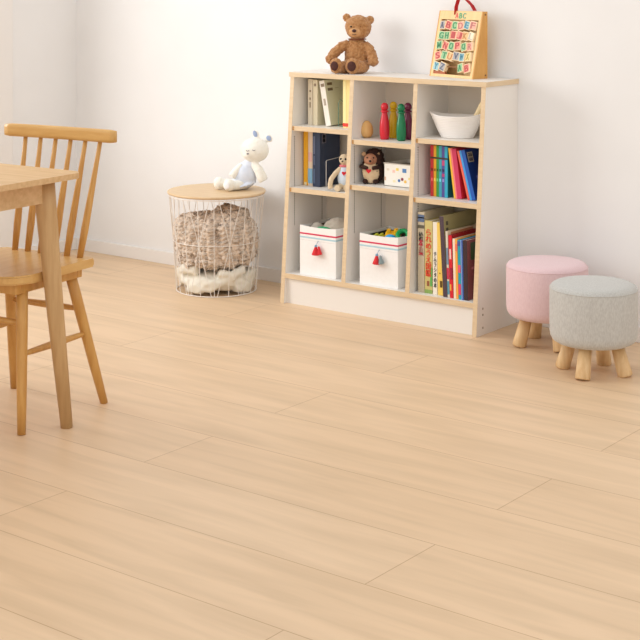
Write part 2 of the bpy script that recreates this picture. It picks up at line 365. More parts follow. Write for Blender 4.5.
# bookends
r = thing('bookend', 'thin white wire bookend in front of the navy book', 'bookend', (-.312, -.170, .4484), group='bookends')
obj('wire_loop', tube(NB(), [(0, 0, 0), (0, 0, .100), (0, .004, .104), (0, .11, .110), (0, .114, .106), (0, .114, 0)], .0012, 8), WIRE, r)
obj('base_plate', box(NB(), .002, .055, .0, .114, 0, .001), WIRE, r)
r = thing('bookend', 'small dark teal wire bookend beside the leaning grey-green book', 'bookend', (-.266, -.150, .6864), group='bookends')
obj('wire_loop', tube(NB(), [(0, 0, 0), (0, 0, .090), (.002, .01, .105), (.004, .03, .090), (.004, .06, .088), (.004, .06, 0)], .0015, 8), mat('teal_wire', (84, 128, 120), .4), r)
obj('base_plate', box(NB(), .003, .034, .0, .06, 0, .001), mat('teal_wire', (84, 128, 120), .4), r)

# ------------------------------------------------------------------ fabric storage bins
CANVAS = mat('white_canvas', (243, 241, 238), .85, (240, 238, 234), 60, bump=.15, bscale=900, bdist=.0008)
LINING = mat('dark_lining', (58, 64, 46), .9)
LINING2 = mat('grey_lining', (120, 112, 100), .9)
REDT = mat('tassel_red', (224, 58, 62), .9, (206, 44, 50), 200); BLUT = mat('tassel_blue', (122, 160, 184), .9)
def storage_bin(x, y, label, lining, tassel_back):
    r = thing('storage_bin', label, 'storage bin', (x, y, .1174), group='canvas storage bins on the bottom shelf')
    W_, D_, H_ = .174, .19, .190; t = .003
    bm = NB(); box(bm, .0032, W_-.0032, .0032, D_-.0032, 0.0002, .003)
    # front edge sags a little in the middle
    def wall(p, q, inn):
        n = 10; vs = []
        for i in range(n+1):
            f = i/n; s = H_-.004*math.sin(PI*f)
            a = Vector(p).lerp(Vector(q), f); b_ = a+Vector(inn)*t
            vs.append([bm.verts.new((a.x, a.y, 0)), bm.verts.new((a.x, a.y, s)), bm.verts.new((b_.x, b_.y, s)), bm.verts.new((b_.x, b_.y, 0))])
        for u, v in zip(vs, vs[1:]):
            for k in range(4): bm.faces.new((u[k], v[k], v[(k+1) % 4], u[(k+1) % 4]))
        bm.faces.new(vs[0]); bm.faces.new(vs[-1][::-1])
    wall((0, 0, 0), (W_, 0, 0), (0, 1, 0)); wall((0, D_, 0), (W_, D_, 0), (0, -1, 0)); wall((0, t, 0), (0, D_-t, 0), (1, 0, 0)); wall((W_, t, 0), (W_, D_-t, 0), (-1, 0, 0))
    obj('body', bm, CANVAS, r)
    bm = NB(); e = t+.0004
    for a in ((e, W_-e, e, e+.0008), (e, W_-e, D_-e-.0008, D_-e), (e, e+.0008, e, D_-e), (W_-e-.0008, W_-e, e, D_-e)): box(bm, a[0], a[1], a[2], a[3], .004, H_-.012)
    obj('lining', bm, lining, r)
    def stripe(z0, z1, m, nm):
        bm = NB(); k = .0006
        box(bm, -k, W_+k, -k, 0, z0, z1); box(bm, W_, W_+k, 0, D_, z0, z1); box(bm, -k, 0, 0, D_, z0, z1)
        obj(nm, bm, m, r)
    stripe(.156, .1620, mat('stripe_red', (212, 62, 92), .8), 'red_stripe'); stripe(.142, .1480, mat('stripe_blue', (176, 208, 218), .8), 'blue_stripe')
    obj('seam', box(NB(), 0, W_, -.0005, 0, .1335, .1345), mat('seam_grey', (214, 210, 206), .9), r)
    tx = .090; zt = .136
    tk = obj('tassel', lathe(NB(), [(0, 0), (.014, .001), (.0135, .004), (.009, .018), (.0055, .029), (.0055, .032), (0, .034)], 20), REDT, r, True, (tx-.004, -.0145, zt-.052), (0, math.radians(5), 0))
    obj('knot', ell(NB(), (0, 0, .034), (.0055, .0055, .0065)), BLUT, tk, True)
    obj('cord', tube(NB(), [(0, 0, .036), (.001, .006, .046), (.0, .0138, .052)], .0010, 6), BLUT, tk)
    if tassel_back:
        t2 = obj('tassel', lathe(NB(), [(0, 0), (.011, .001), (.0105, .004), (.007, .018), (.0045, .030), (0, .034)], 20), mat('tassel_grey', (134, 148, 150), .9), r, True, (tx+.018, -.012, zt-.050), (0, math.radians(-10), 0))
    else:
        t2 = obj('tassel', lathe(NB(), [(0, 0), (.010, .001), (.0095, .004), (.006, .018), (.0045, .030), (0, .034)], 20), REDT, r, True, (tx+.015, -.011, zt-.050), (0, math.radians(-9), 0))
    return r
storage_bin(-.374, -.256, 'white canvas bin with red tassels holding a pale fluffy ball, in the lower left cubby', LINING2, False)
storage_bin(-.086, -.258, 'white canvas bin with red and grey tassels full of bright toys in middle cubby', LINING, True)
# contents, left bin
FLUFF = mat('pale_fluff', (196, 184, 168), .95, (184, 170, 152), 40, bump=.4, bscale=180, sheen=.4)
bm = NB(); ell(bm, (-.268, -.155, .262), (.066, .060, .070), sub=4)
tag(link('plush_ball', fuse(bm, .004, 2, .003, 70), FLUFF, None, True), 'pale beige fluffy ball bulging out of the left canvas bin', 'toy')
bm = NB(); ell(bm, (-.338, -.190, .282), (.030, .026, .030), sub=3)
tag(link('plush_ball', fuse(bm, .0035, 2, .002, 90), mat('pale_fluff_grey', (186, 178, 166), .95, bump=.4, bscale=180), None, True), 'small pale grey plush lump at the left corner of the left bin', 'toy')
bm = NB(); ell(bm, (-.272, -.236, .292), (.042, .014, .016), sub=3)
tag(obj('toy_dish', bm, mat('green_plastic', (40, 150, 100), .4), None, True), 'green rounded toy poking over the front rim of the left bin', 'toy')
bm = NB(); box(bm, -.366, -.204, -.245, -.08, .118, .19, .01)
tag(obj('folded_cloth', bm, mat('cloth_beige', (200, 190, 172), .9)), 'beige cloth lying at the bottom of the left bin', 'cloth')
# contents, middle bin: toys rest on a layer of blocks
YEL = mat('toy_yellow', (246, 190, 30), .35); GRN = mat('toy_green', (30, 160, 90), .35); BLU = mat('toy_blue', (40, 160, 220), .35); LIM = mat('toy_lime', (190, 190, 50), .4)
GT = 'toys in the middle canvas bin'
def knob_block(x, y, z, s, m, label, rz=0):
    bm = NB(); box(bm, -s, s, -s*.8, s*.8, 0, s*1.1, s*.2)
    for a in (-.5, .5):
        for b_ in (-.4, .4):
            bmesh.ops.create_cone(bm, cap_ends=True, segments=16, radius1=s*.3, radius2=s*.28, depth=s*.35, matrix=Matrix.Translation((a*s, b_*s, s*1.25)))
    o = obj('toy_block', bm, m, None, False, (x, y, z), (.15, -.1, rz)); tag(o, label, 'toy block', GT)
tag(obj('toy_block', box(NB(), -.078, .080, -.250, -.075, .122, .270, .02), mat('toy_mix_dark_green', (46, 92, 52), .6)), 'dark green block layer under the loose toys of the middle bin', 'toy block', GT)
knob_block(.008, -.172, .278, .028, YEL, 'yellow studded toy block in the middle of the middle bin', .5)
knob_block(-.032, -.205, .272, .021, LIM, 'lime yellow studded block at the left of the middle bin', .2)
bm = tube(NB(), [(.020*math.cos(a*PI/8), .018*math.sin(a*PI/8)*.4, .020*math.sin(a*PI/8)) for a in range(16)], .009, 10, True)
tag(obj('toy_ring', bm, GRN, None, True, (.056, -.178, .302), (-.5, 0, .5)), 'green toy ring at the right of the middle bin', 'toy', GT)
bm = ell(NB(), (.034, -.228, .290), (.026, .018, .020))
tag(obj('toy_ball', bm, BLU, None, True), 'sky blue toy ball at the front of the middle bin', 'toy', GT)

# ------------------------------------------------------------------ upper middle cubby: egg and skittles
tag(obj('wooden_egg', lathe(NB(), [(0, 0), (.011, .001), (.019, .007), (.0235, .018), (.024, .029), (.0215, .043), (.0155, .056), (.008, .064), (0, .0665)], 28), BIRCH, None, True, (-.123, -.160, .6532)),
    'plain wooden egg standing left of the skittles', 'egg')
def skittle(x, y, col, label):
    pr = [(0, 0), (.013, 0), (.0165, .003), (.0185, .020), (.0190, .040), (.0175, .060), (.0135, .080), (.0105, .092), (.0100, .097)]
    r = thing('skittle', label, 'skittle', (x, y, .6532), group='painted wooden skittles')
    m = mat('lacquer_%d_%d_%d' % col, col, .25, spec=.5)
    obj('body', lathe(NB(), pr+[(0, .097)], 28), m, r, True)
    obj('collar', lathe(NB(), [(.0100, .0955), (.0145, .097), (.0150, .0995), (.0145, .102), (.009, .1035)], 24), m, r, True)
    r.scale = (1.0, 1.0, 1.075)
    obj('head', lathe(NB(), [(0, .1025), (.009, .1035), (.0135, .108), (.0145, .115), (.0125, .123), (.007, .1285), (0, .130)], 24), m, r, True)
skittle(-.037, -.165, (214, 34, 52), 'red skittle, frontmost on the left of the four')
skittle(-.036, -.108, (222, 178, 20), 'yellow skittle standing behind the red one')
skittle(.039, -.165, (10, 120, 74), 'green skittle in front on the right of the four')
skittle(.034, -.112, (108, 26, 62), 'plum purple skittle standing behind the green one')

# ------------------------------------------------------------------ middle cubby: hedgehog and box
HT = thing('hedgehog_plush', 'brown hedgehog soft toy with cream belly holding a red heart, in the centre cubby', 'soft toy', (-.088, -.165, .4834), math.radians(30))
FURD = mat('hedgehog_brown', (74, 46, 38), .95, (44, 26, 22), 120, bump=.8, bscale=260, bdist=.004)
FURC = mat('hedgehog_cream', (230, 206, 170), .95, (220, 192, 152), 60, bump=.3, bscale=200)
bm = NB(); ell(bm, (0, .010, .058), (.042, .040, .058), sub=4); ell(bm, (.002, .006, .100), (.034, .032, .030), sub=3)
me = fuse(bm, .0032, 1)
for v in me.vertices: v.co += v.normal*.005*abs(noise.noise(v.co*150))*2
link('spiny_body', me, FURD, HT, True)
obj('belly', ell(NB(), (-.008, -.020, .048), (.033, .016, .046), (0, 0, 0), 4), FURC, HT, True)
bm = NB(); ell(bm, (-.010, -.022, .092), (.026, .018, .024), sub=3); ell(bm, (-.008, -.040, .088), (.012, .016, .011), sub=3)
link('face', fuse(bm, .0025, 3), mat('hedgehog_face', (190, 138, 108), .9, (176, 120, 92), 50), HT, True)
obj('nose', ell(NB(), (-.008, -.057, .090), (.0055, .0045, .0045)), mat('black_bead', (26, 20, 20), .2), HT, True)
for s in (-1, 1):
    obj('eye', ell(NB(), (-.009+s*.012, -.038, .101), (.003, .0025, .003)), mat('black_bead', (26, 20, 20), .2), HT, True)
    obj('ear', ell(NB(), (-.010+s*.026, -.014, .112), (.009, .006, .009)), mat('hedgehog_ear', (186, 152, 118), .9), HT, True)
    obj('paw', tube(NB(), [(-.010+s*.036, -.018, .066), (-.010+s*.024, -.036, .064), (-.010+s*.010, -.044, .062)], [.0085, .008, .007], 10), FURD, HT, True)
def heart(s, th):
    bm = NB(); pts = []
    for i in range(28):
        a = 2*PI*i/28
        pts.append((s*.0625*16*math.sin(a)**3/1.0, s*.0625*(13*math.cos(a)-5*math.cos(2*a)-2*math.cos(3*a)-math.cos(4*a))))
    f = [bm.verts.new((x, -th, z)) for x, z in pts]; g = [bm.verts.new((x, th, z)) for x, z in pts]
    bm.faces.new(f); bm.faces.new(g[::-1])
    for i in range(28): bm.faces.new((f[i], f[(i+1) % 28], g[(i+1) % 28], g[i]))
    return bm
HEARTM = mat('heart_red', (214, 30, 48), .7)
obj('heart', heart(.0095, .003), HEARTM, HT, False, (-.014, -.0500, .052))
for s in (-1, 1): obj('foot', ell(NB(), (-.010+s*.020, -.028, .010), (.011, .014, .009)), FURD, HT, True)

r = thing('gift_box', 'white open box printed with coloured squares and dots, right of the hedgehog', 'box', (-.022, -.192, .4832), math.radians(0))
WB, DB, HB = .125, .150, .085
BXM = mat('white_card', (240, 236, 226), .6)
bm = NB(); box(bm, 0, WB, 0, DB, 0, .002); box(bm, 0, WB, 0, .003, 0, HB); box(bm, 0, WB, DB-.003, DB, 0, HB); box(bm, 0, .003, 0, DB, 0, HB); box(bm, WB-.003, WB, 0, DB, 0, HB)
obj('body', bm, BXM, r)
obj('inner_lining', box(NB(), .004, WB-.004, .004, DB-.004, .003, HB-.014), mat('box_inner_grey', (176, 166, 150), .8), r)
obj('rim', tube(NB(), [(0, 0, HB), (WB, 0, HB), (WB, DB, HB), (0, DB, HB)], .002, 6, True), mat('rim_grey', (196, 188, 174), .6), r)
for k, (x0, x1, z0, z1, c) in enumerate([(.085, .103, .055, .070, (88, 134, 186)), (.056, .068, .060, .070, (238, 212, 110)), (.040, .052, .052, .062, (240, 200, 186)), (.014, .026, .058, .066, (226, 214, 196)),
                                         (.004, .010, .020, .034, (214, 170, 140)), (.112, .122, .030, .038, (236, 214, 110)), (.042, .054, .016, .024, (240, 226, 180))]):
    obj('printed_patch', box(NB(), x0, x1, -.0006, 0, z0, z1), colmat(c), r)
for x_, z_, c in ((.070, .024, (80, 116, 170)), (.084, .030, (140, 60, 72)), (.098, .022, (236, 190, 90))):
    bm = NB(); bmesh.ops.create_cone(bm, cap_ends=True, segments=16, radius1=.0058, radius2=.0058, depth=.0008, matrix=Matrix.Translation((x_, -.0004, z_)) @ Matrix.Rotation(PI/2, 4, 'X'))
    obj('printed_dot', bm, colmat(c), r)

# ------------------------------------------------------------------ small soft toy in the middle left cubby
r = thing('sloth_plush', 'beige long-armed soft toy in pale blue shirt with red heart, beside navy book', 'soft toy', (-.207, -.190, .4486), math.radians(30))
SK = mat('sloth_beige', (222, 202, 172), .95, (208, 186, 152), 60, bump=.3, bscale=260)
bm = NB(); ell(bm, (0, 0, .045), (.026, .022, .045), sub=3); ell(bm, (0, 0, .085), (.016, .015, .022), sub=3); ell(bm, (-.002, 0, .118), (.020, .019, .022), sub=3); ell(bm, (-.006, -.016, .112), (.011, .010, .009), sub=3)
tube(bm, [(-.016, -.004, .086), (-.034, -.012, .066), (-.050, -.020, .044), (-.054, -.024, .022), (-.050, -.026, .008)], [.008, .010, .010, .010, .011], 10)
tube(bm, [(.016, -.004, .086), (.026, -.012, .066), (.028, -.020, .044), (.024, -.024, .030)], [.008, .009, .009, .009], 10)
tube(bm, [(-.012, -.010, .016), (-.020, -.030, .012), (-.024, -.044, .013)], [.012, .012, .014], 10)
tube(bm, [(.012, -.010, .016), (.014, -.030, .012), (.012, -.044, .013)], [.012, .012, .014], 10)
link('body', fuse(bm, .0028, 3), SK, r, True)
bm = NB(); ell(bm, (.001, -.001, .048), (.0285, .0245, .042), sub=3); ell(bm, (0, -.001, .080), (.0185, .0175, .016), sub=3)
link('shirt', fuse(bm, .003, 2), mat('shirt_pale_blue', (212, 226, 240), .9), r, True)
obj('heart', heart(.0085, .002), HEARTM, r, False, (.0, -.0262, .068))
obj('scarf', tube(NB(), [(.017*math.cos(a*PI/8), .016*math.sin(a*PI/8), .094) for a in range(16)], .004, 8, True), mat('scarf_pink', (222, 120, 130), .9), r, True)
for s in (-1, 1): obj('eye', ell(NB(), (-.004+s*.009, -.0165, .121), (.0045, .003, .005)), mat('black_bead', (26, 20, 20), .2), r, True)
obj('nose', ell(NB(), (-.006, -.0262, .114), (.004, .003, .003)), mat('black_bead', (26, 20, 20), .2), r, True)

# ------------------------------------------------------------------ rope basket with wooden stick
def rope_mat():
    m = bpy.data.materials.new('coiled_rope'); m.use_nodes = True; nt = m.node_tree; b_ = nt.nodes['Principled BSDF']; L = nt.links.new
    b_.inputs['Base Color'].default_value = lin((244, 239, 234)); b_.inputs['Roughness'].default_value = .9
    tc = nt.nodes.new('ShaderNodeTexCoord'); nz = nt.nodes.new('ShaderNodeTexNoise'); nz.inputs['Scale'].default_value = 300
    bp = nt.nodes.new('ShaderNodeBump'); bp.inputs['Strength'].default_value = .3; bp.inputs['Distance'].default_value = .001
    L(tc.outputs['Object'], nz.inputs[0]); L(nz.outputs[0], bp.inputs['Height']); L(bp.outputs[0], b_.inputs['Normal'])
    return m
r = thing('rope_basket', 'white coiled rope basket with raised ends in the upper right cubby', 'basket', (.268, -.135, .6784), math.radians(18))
bm = NB(); N = 64
def brim(f, a, inner=0):
    rx = .058+.040*f**.9-inner; ry = .040+.022*f**.9-inner
    z = .082*f+(.012*abs(math.cos(a))**4)*f**3
    return Vector((rx*math.cos(a)*(1+.06*f**4*abs(math.cos(a))**8), ry*math.sin(a), z))
rows = 13
rings = []
for j in range(rows*4+1):
    f = j/(rows*4); puff = .0018*abs(math.sin(PI*f*rows))
    rings.append([bm.verts.new(brim(f, 2*PI*i/N, -puff)) for i in range(N)])
for j in range(rows*4, -1, -4):
    f = j/(rows*4)
    rings.append([bm.verts.new(brim(f, 2*PI*i/N, .005)+Vector((0, 0, .003 if j == 0 else 0))) for i in range(N)])
for a, b_ in zip(rings, rings[1:]):
    for i in range(N): bm.faces.new((a[i], a[(i+1) % N], b_[(i+1) % N], b_[i]))
bm.faces.new(rings[0][::-1]); bm.faces.new(rings[-1])
obj('bowl', bm, rope_mat(), r, True)
tag(obj('wooden_stick', tube(NB(), [(.296, -.120, .690), (.326, -.118, .740), (.360, -.112, .803), (.368, -.110, .818)], [.008, .009, .010, .008], 10), mat('pale_stick', (244, 222, 176), .5), None, True),
    'pale wooden stick leaning out of the white rope basket', 'stick')

# ------------------------------------------------------------------ teddy bear on top
def teddy():
    r = thing('teddy_bear', 'light brown teddy bear sitting on top of the bookcase, leaning on the wall', 'teddy bear', (-.207, -.112, .8954), math.radians(30))
    F = mat('teddy_fur', (196, 146, 98), 1, (168, 116, 70), 90, bump=1, bscale=230, sheen=.25, bdist=.004, spec=.1)
    F2 = mat('teddy_fur_light', (212, 166, 120), 1, (196, 146, 100), 90, bump=.8, bscale=230, bdist=.003, spec=.1)
    PAD = mat('teddy_pad_brown', (84, 50, 42), .9, (70, 40, 34), 80)
    bm = NB()
    ell(bm, (0, .004, .066), (.047, .042, .065), sub=4); ell(bm, (0, .004, .106), (.037, .033, .036), sub=3)
    ell(bm, (.006, .000, .178), (.051, .047, .047), sub=4); ell(bm, (.006, -.012, .163), (.044, .038, .032), sub=3)
    ell(bm, (-.040, .012, .214), (.016, .010, .017), (0, -.3, 0), 3); ell(bm, (.051, .014, .206), (.017, .010, .018), (0, .3, 0), 3)
    tube(bm, [(-.030, -.004, .112), (-.058, -.008, .102), (-.084, -.016, .078), (-.100, -.026, .056)], [.018, .020, .020, .019], 14); ell(bm, (-.100, -.027, .054), (.020, .019, .019), sub=3)
    tube(bm, [(.030, -.004, .110), (.050, -.010, .094), (.062, -.022, .068), (.068, -.034, .048)], [.018, .020, .020, .019], 14); ell(bm, (.068, -.035, .046), (.020, .020, .018), sub=3)
    tube(bm, [(-.024, -.010, .028), (-.046, -.034, .024), (-.066, -.058, .024)], [.026, .024, .022], 14); ell(bm, (-.072, -.066, .031), (.027, .018, .031), (0, 0, -.35), 3)
    tube(bm, [(.026, -.010, .028), (.018, -.040, .024), (.002, -.066, .026)], [.028, .026, .023], 14); ell(bm, (-.007, -.078, .031), (.029, .018, .031), (0, 0, -.15), 3)
    me = fuse(bm, .0032, 3)
    for v in me.vertices: v.co += v.normal*(.0028*noise.noise(v.co*110)+.002*noise.noise(v.co*260))
    link('body', me, F, r, True)
    bm = NB(); ell(bm, (-.002, -.040, .158), (.025, .022, .019), sub=3)
    me = fuse(bm, .003, 2, .0015, 150); mz = link('muzzle', me, F2, r, True)
    obj('nose', ell(NB(), (-.003, -.0620, .166), (.0085, .005, .0065)), mat('teddy_nose', (70, 36, 30), .5), r, True)
    obj('mouth', tube(NB(), [(-.011, -.0590, .152), (-.003, -.0622, .1505), (.005, -.0592, .152)], .0012, 6), mat('teddy_nose', (70, 36, 30), .5), mz)
    for x in (-.017, .018): obj('eye', ell(NB(), (x, -.0425, .181), (.0038, .003, .0038)), mat('black_bead', (26, 20, 20), .2), r, True)
    obj('foot_pad', ell(NB(), (-.0775, -.0805, .031), (.0165, .0055, .0185), (0, 0, -.35), 3), PAD, r, True)
    obj('foot_pad', ell(NB(), (-.0095, -.0935, .031), (.0175, .0055, .0195), (0, 0, -.15), 3), PAD, r, True)
    obj('neck_ribbon', tube(NB(), [(.002+.034*math.cos(a*PI/10), -.001+.031*math.sin(a*PI/10), .1315) for a in range(20)], .0022, 6, True), mat('ribbon_brown', (120, 64, 42), .8), r, True)
teddy()

# ------------------------------------------------------------------ alphabet abacus on top
A = thing('alphabet_abacus', 'wooden alphabet bead board with red ribbon handle standing on the bookcase', 'educational toy', (.107, -.069, .8954), math.radians(-16.2))
WA, HA, DA = .232, .246, .072
sl = (DA-.020)/HA*.99
def fr(z): return z*sl                                               # front face leans back with height
bm = NB()
for x0, x1 in ((0, .012), (WA-.012, WA)):
    prism_x(bm, [(0, 0), (fr(HA), HA), (fr(HA)+.008, HA), (.008, 0)], x0, x1)
prism_x(bm, [(fr(.214), .214), (fr(HA), HA), (fr(HA)+.008, HA), (fr(.214)+.008, .214)], .012, WA-.012)
prism_x(bm, [(0, 0), (fr(.010), .010), (fr(.010)+.008, .010), (.008, 0)], .012, WA-.012)
LW = mat('abacus_pale_wood', (244, 208, 150), .5, (238, 198, 138), 10, (8, 1, 1))
obj('front_frame', bm, LW, A)
SDW = mat('abacus_side_wood', (214, 160, 88), .5, (204, 148, 76), 12, (6, 6, 1))
obj('side_board', prism_x(NB(), [(.0, 0), (fr(HA), HA), (DA, HA), (DA, 0)], WA, WA+.006), SDW, A)
obj('side_board', prism_x(NB(), [(.0, 0), (fr(HA), HA), (DA, HA), (DA, 0)], -.006, 0), SDW, A)
obj('back_board', box(NB(), 0, WA, DA-.005, DA, 0, HA), LW, A)
for zz, yy in ((.235, .062), (.012, .062)):
    bm = NB(); bmesh.ops.create_cone(bm, cap_ends=True, segments=12, radius1=.0035, radius2=.0035, depth=.001, matrix=Matrix.Translation((WA+.0065, yy, zz)) @ Matrix.Rotation(PI/2, 4, 'Y'))
    obj('screw', bm, mat('screw_brown', (120, 80, 44), .4), A)
tcol = {'r': (236, 96, 92), 'g': (86, 178, 122), 'b': (96, 176, 208), 'o': (240, 172, 104), 'n': (120, 130, 156), 'p': (240, 150, 140), 'w': (240, 232, 214), 'y': (236, 206, 120)}
rowsC = ['nrgpbp', 'ggrrow', 'grgrgp', 'rgonby', 'bnrwgr']
letters = 'ABCDEFGHIJKLMNOPQRSTUVWXYZABCD'
tilt = math.atan(sl)
ROD = mat('rod_brown', (150, 104, 66), .5)
li = 0
for j in range(5):
    zc = .192-j*.0385
    obj('rod', tube(NB(), [(.010, fr(zc)+.006, zc), (WA-.010, fr(zc)+.006, zc)], .0022, 8), ROD, A)
    gap = (WA-.030)/6
    for i in range(6):
        if j == 4 and i in (2, 3, 4) and i != 4: continue
        xc = .015+gap*(i+.5)+random.uniform(-.002, .002)
        s = .0165
        c = tcol[rowsC[j][i]]
        pale = (250, 226, 186)
        t = obj('letter_block', box(NB(), -s, s, -.009, .009, -s, s, .002), mat('block_wood', pale, .5), A, False, (xc, fr(zc)+.003, zc+random.uniform(-.002, .002)), (-tilt, random.uniform(-.3, .3), random.uniform(-.15, .15)))
        obj('colour_face', box(NB(), -s*.86, s*.86, -.0096, -.0088, -s*.86, s*.86), mat('tile_%d_%d_%d' % c, tuple(int(.6*v+.4*p) for v, p in zip(c, pale)), .5), t)
        link('letter', text_mesh(letters[li], .021, .024, .0006), mat('glyph_%d_%d_%d' % c, tuple(int(v*.8) for v in c), .5), t, loc=(0, -.0103, 0))
        li += 1
for k, (ch, c) in enumerate((('A', (232, 110, 104)), ('B', (92, 176, 128)), ('C', (92, 170, 140)))):
    link('letter', text_mesh(ch, .016, .021, .0008), mat('abc_%d' % k, c, .5), A, loc=(.098+k*.021, fr(.229)-.001, .229), rot=(-tilt, 0, 0))
for x0, x1 in ((.0125, .0125+.066),):
    obj('lower_tray', box(NB(), x0, x1, .004, .012, .010, .020), mat('tray_brown', (176, 96, 58), .5), A)
RIB = mat('red_ribbon', (206, 52, 56), .6)
bm = NB(); pts = [(.086, .052, .232), (.088, .052, .262), (.100, .052, .288), (.116, .061, .296), (.136, .064, .286), (.158, .068, .268), (.172, .070, .248)]
wd = .0095
L_ = [bm.verts.new((x, y-wd, z)) for x, y, z in pts]; R_ = [bm.verts.new((x, y+wd, z)) for x, y, z in pts]
for i in range(len(pts)-1): bm.faces.new((L_[i], L_[i+1], R_[i+1], R_[i]))
bmesh.ops.solidify(bm, geom=bm.faces[:], thickness=.004)
obj('ribbon_handle', bm, RIB, A)

# ------------------------------------------------------------------ basket side table
T = thing('wire_basket_table', 'round side table with pale wood top on a white wire basket', 'side table', (-.807, -.255, 0))
obj('table_top', lathe(NB(), [(0, .391), (.192, .391), (.1985, .394), (.200, .398), (.1985, .402), (.194, .403), (0, .403)], 64), PLY, T, True)
for p in bpy.data.objects['table_top'].data.polygons: p.use_smooth = abs(p.normal.z) < .9
RT, RM, RB, ZT, ZM = .193, .179, .162, .386, .205
def pt(rr, a, z): return (rr*math.cos(a), rr*math.sin(a), z)
bm = NB(); W1 = .0014; K = 9; off = .15
circ = lambda rr, z: [pt(rr, 2*PI*i/60, z) for i in range(60)]
tube(bm, circ(RB, .003), .0022, 6, True); tube(bm, circ(RT, ZT), .0022, 6, True)
for k in range(K):
    a = off+2*PI*k/K; da = PI/K
    m_ = pt(RM, a, ZM)
    for (b_, rr, z) in ((a, RT, ZT), (a-da*.7, RT, ZT), (a+da*.7, RT, ZT), (a, RB, .003), (a-da*.8, RB, .003), (a+da*.8, RB, .003)):
        tube(bm, [m_, pt(rr, b_, z)], W1, 6)
    n1 = pt(RM, a+2*PI/K, ZM); mid = pt(RM*.985, a+da, ZM)
    tube(bm, [m_, mid, n1], W1, 6)
    tube(bm, [pt(RT, a+da, ZT), mid, pt(RB, a+da, .003)], W1, 6)
for a in (0, PI/2): tube(bm, [pt(RB, a, .003), pt(RB, a+PI, .003)], W1, 6)
obj('wire_basket', bm, WIRE, T)

# knitted blanket and white blanket inside the basket
def lump(parts, voxel, smooth, folds, fs, clampR):
    bm = NB()
    for p in parts:
        if p[0] == 'e': ell(bm, p[1], p[2], p[3] if len(p) > 3 else (0, 0, 0), 3)
        else: tube(bm, p[1], p[2], 10)
    me = fuse(bm, voxel, smooth)
    for v in me.vertices:
        n = noise.noise(Vector((v.co.x*fs, v.co.y*fs, v.co.z*fs*1.7))); n2 = noise.noise(v.co*fs*2.6)
        v.co += v.normal*(folds*(abs(n)*2-.4)+folds*.5*n2)
        rr = math.hypot(v.co.x, v.co.y); lim = clampR(v.co.z)
        if rr > lim: v.co.x *= lim/rr; v.co.y *= lim/rr
    return me
lim = lambda z: (RB+(RM-RB)*min(1, max(0, z)/ZM) if z < ZM else RM+(RT-RM)*(z-ZM)/(ZT-ZM))-.0065
random.seed(11)
def knit_disp(me):
    """cable-knit relief: plaited cables beside plain rib panels, the cloth direction warped by the folds"""
    for v in me.vertices:
        p = v.co; wv = noise.noise_vector(p*6)
        u = math.atan2(p.y, p.x)*.15+.045*wv.x+p.z*.25; t = p.z+.05*wv.y+.12*p.x
        k = math.floor(u/.036); f = u/.036-k
        if k % 2: d = .016*abs(math.sin(PI*f))*(.5+.5*abs(math.sin(t*110+(2.2 if f > .5 else -2.2)*math.sin(PI*f))))
        else: d = .010*abs(math.sin(t*150+.8*math.sin(2*PI*f)))
        v.co = p+v.normal*(d-.008)
parts = [('e', (0, 0, .190), (.160, .160, .095)), ('e', (0, 0, .135), (.150, .150, .045)), ('e', (.070, -.015, .285), (.080, .085, .062)), ('e', (-.080, -.055, .245), (.078, .085, .062)), ('e', (.10, .0, .24), (.07, .09, .08))]
for a, z0, z1, rd in ((-2.3, .300, .14, .030), (-1.75, .290, .12, .034), (-1.15, .315, .13, .030), (-.62, .320, .15, .032), (-.10, .325, .14, .032), (.5, .31, .14, .030), (-2.9, .28, .14, .03)):
    parts.append(('t', [pt(.035, a+.5, z0), pt(.100, a+.30, z0-.012), pt(.142, a+.05, (z0+z1)/2+.03), pt(.150, a, z1+.03), pt(.142, a+.1, z1)], [.022, rd, rd, rd*.95, rd*.8]))
me = lump(parts, .0052, 2, .009, 12, lambda z: lim(z)-.006)
knit_disp(me)
KN = knit_mat('cable_knit', (238, 220, 202), (216, 194, 172), 15, .8)
B1 = link('knitted_blanket', me, KN, None, True, loc=(-.807, -.255, 0))
tag(B1, 'chunky taupe cable-knit blanket bunched inside the wire basket table', 'blanket')
parts = [('e', (0, 0, .055), (.152, .152, .050))]
for k in range(8):
    a = -2.9+k*.5; z0 = .030+.035*(k % 3)
    parts.append(('t', [pt(.135, a-.40, z0), pt(.145, a, z0+.014*math.sin(k)), pt(.135, a+.45, z0+.01)], [.020, .024, .020]))
me = lump(parts, .006, 3, .006, 16, lim)
for v in me.vertices: v.co.z = max(v.co.z*.9, .0056)
B2 = link('white_blanket', me, mat('cream_fleece', (238, 234, 222), .95, (232, 226, 210), 12, bump=.3, bscale=120), None, True, loc=(-.807, -.255, 0))
tag(B2, 'folded cream-white blanket at the bottom of the wire basket, under the knit', 'blanket')

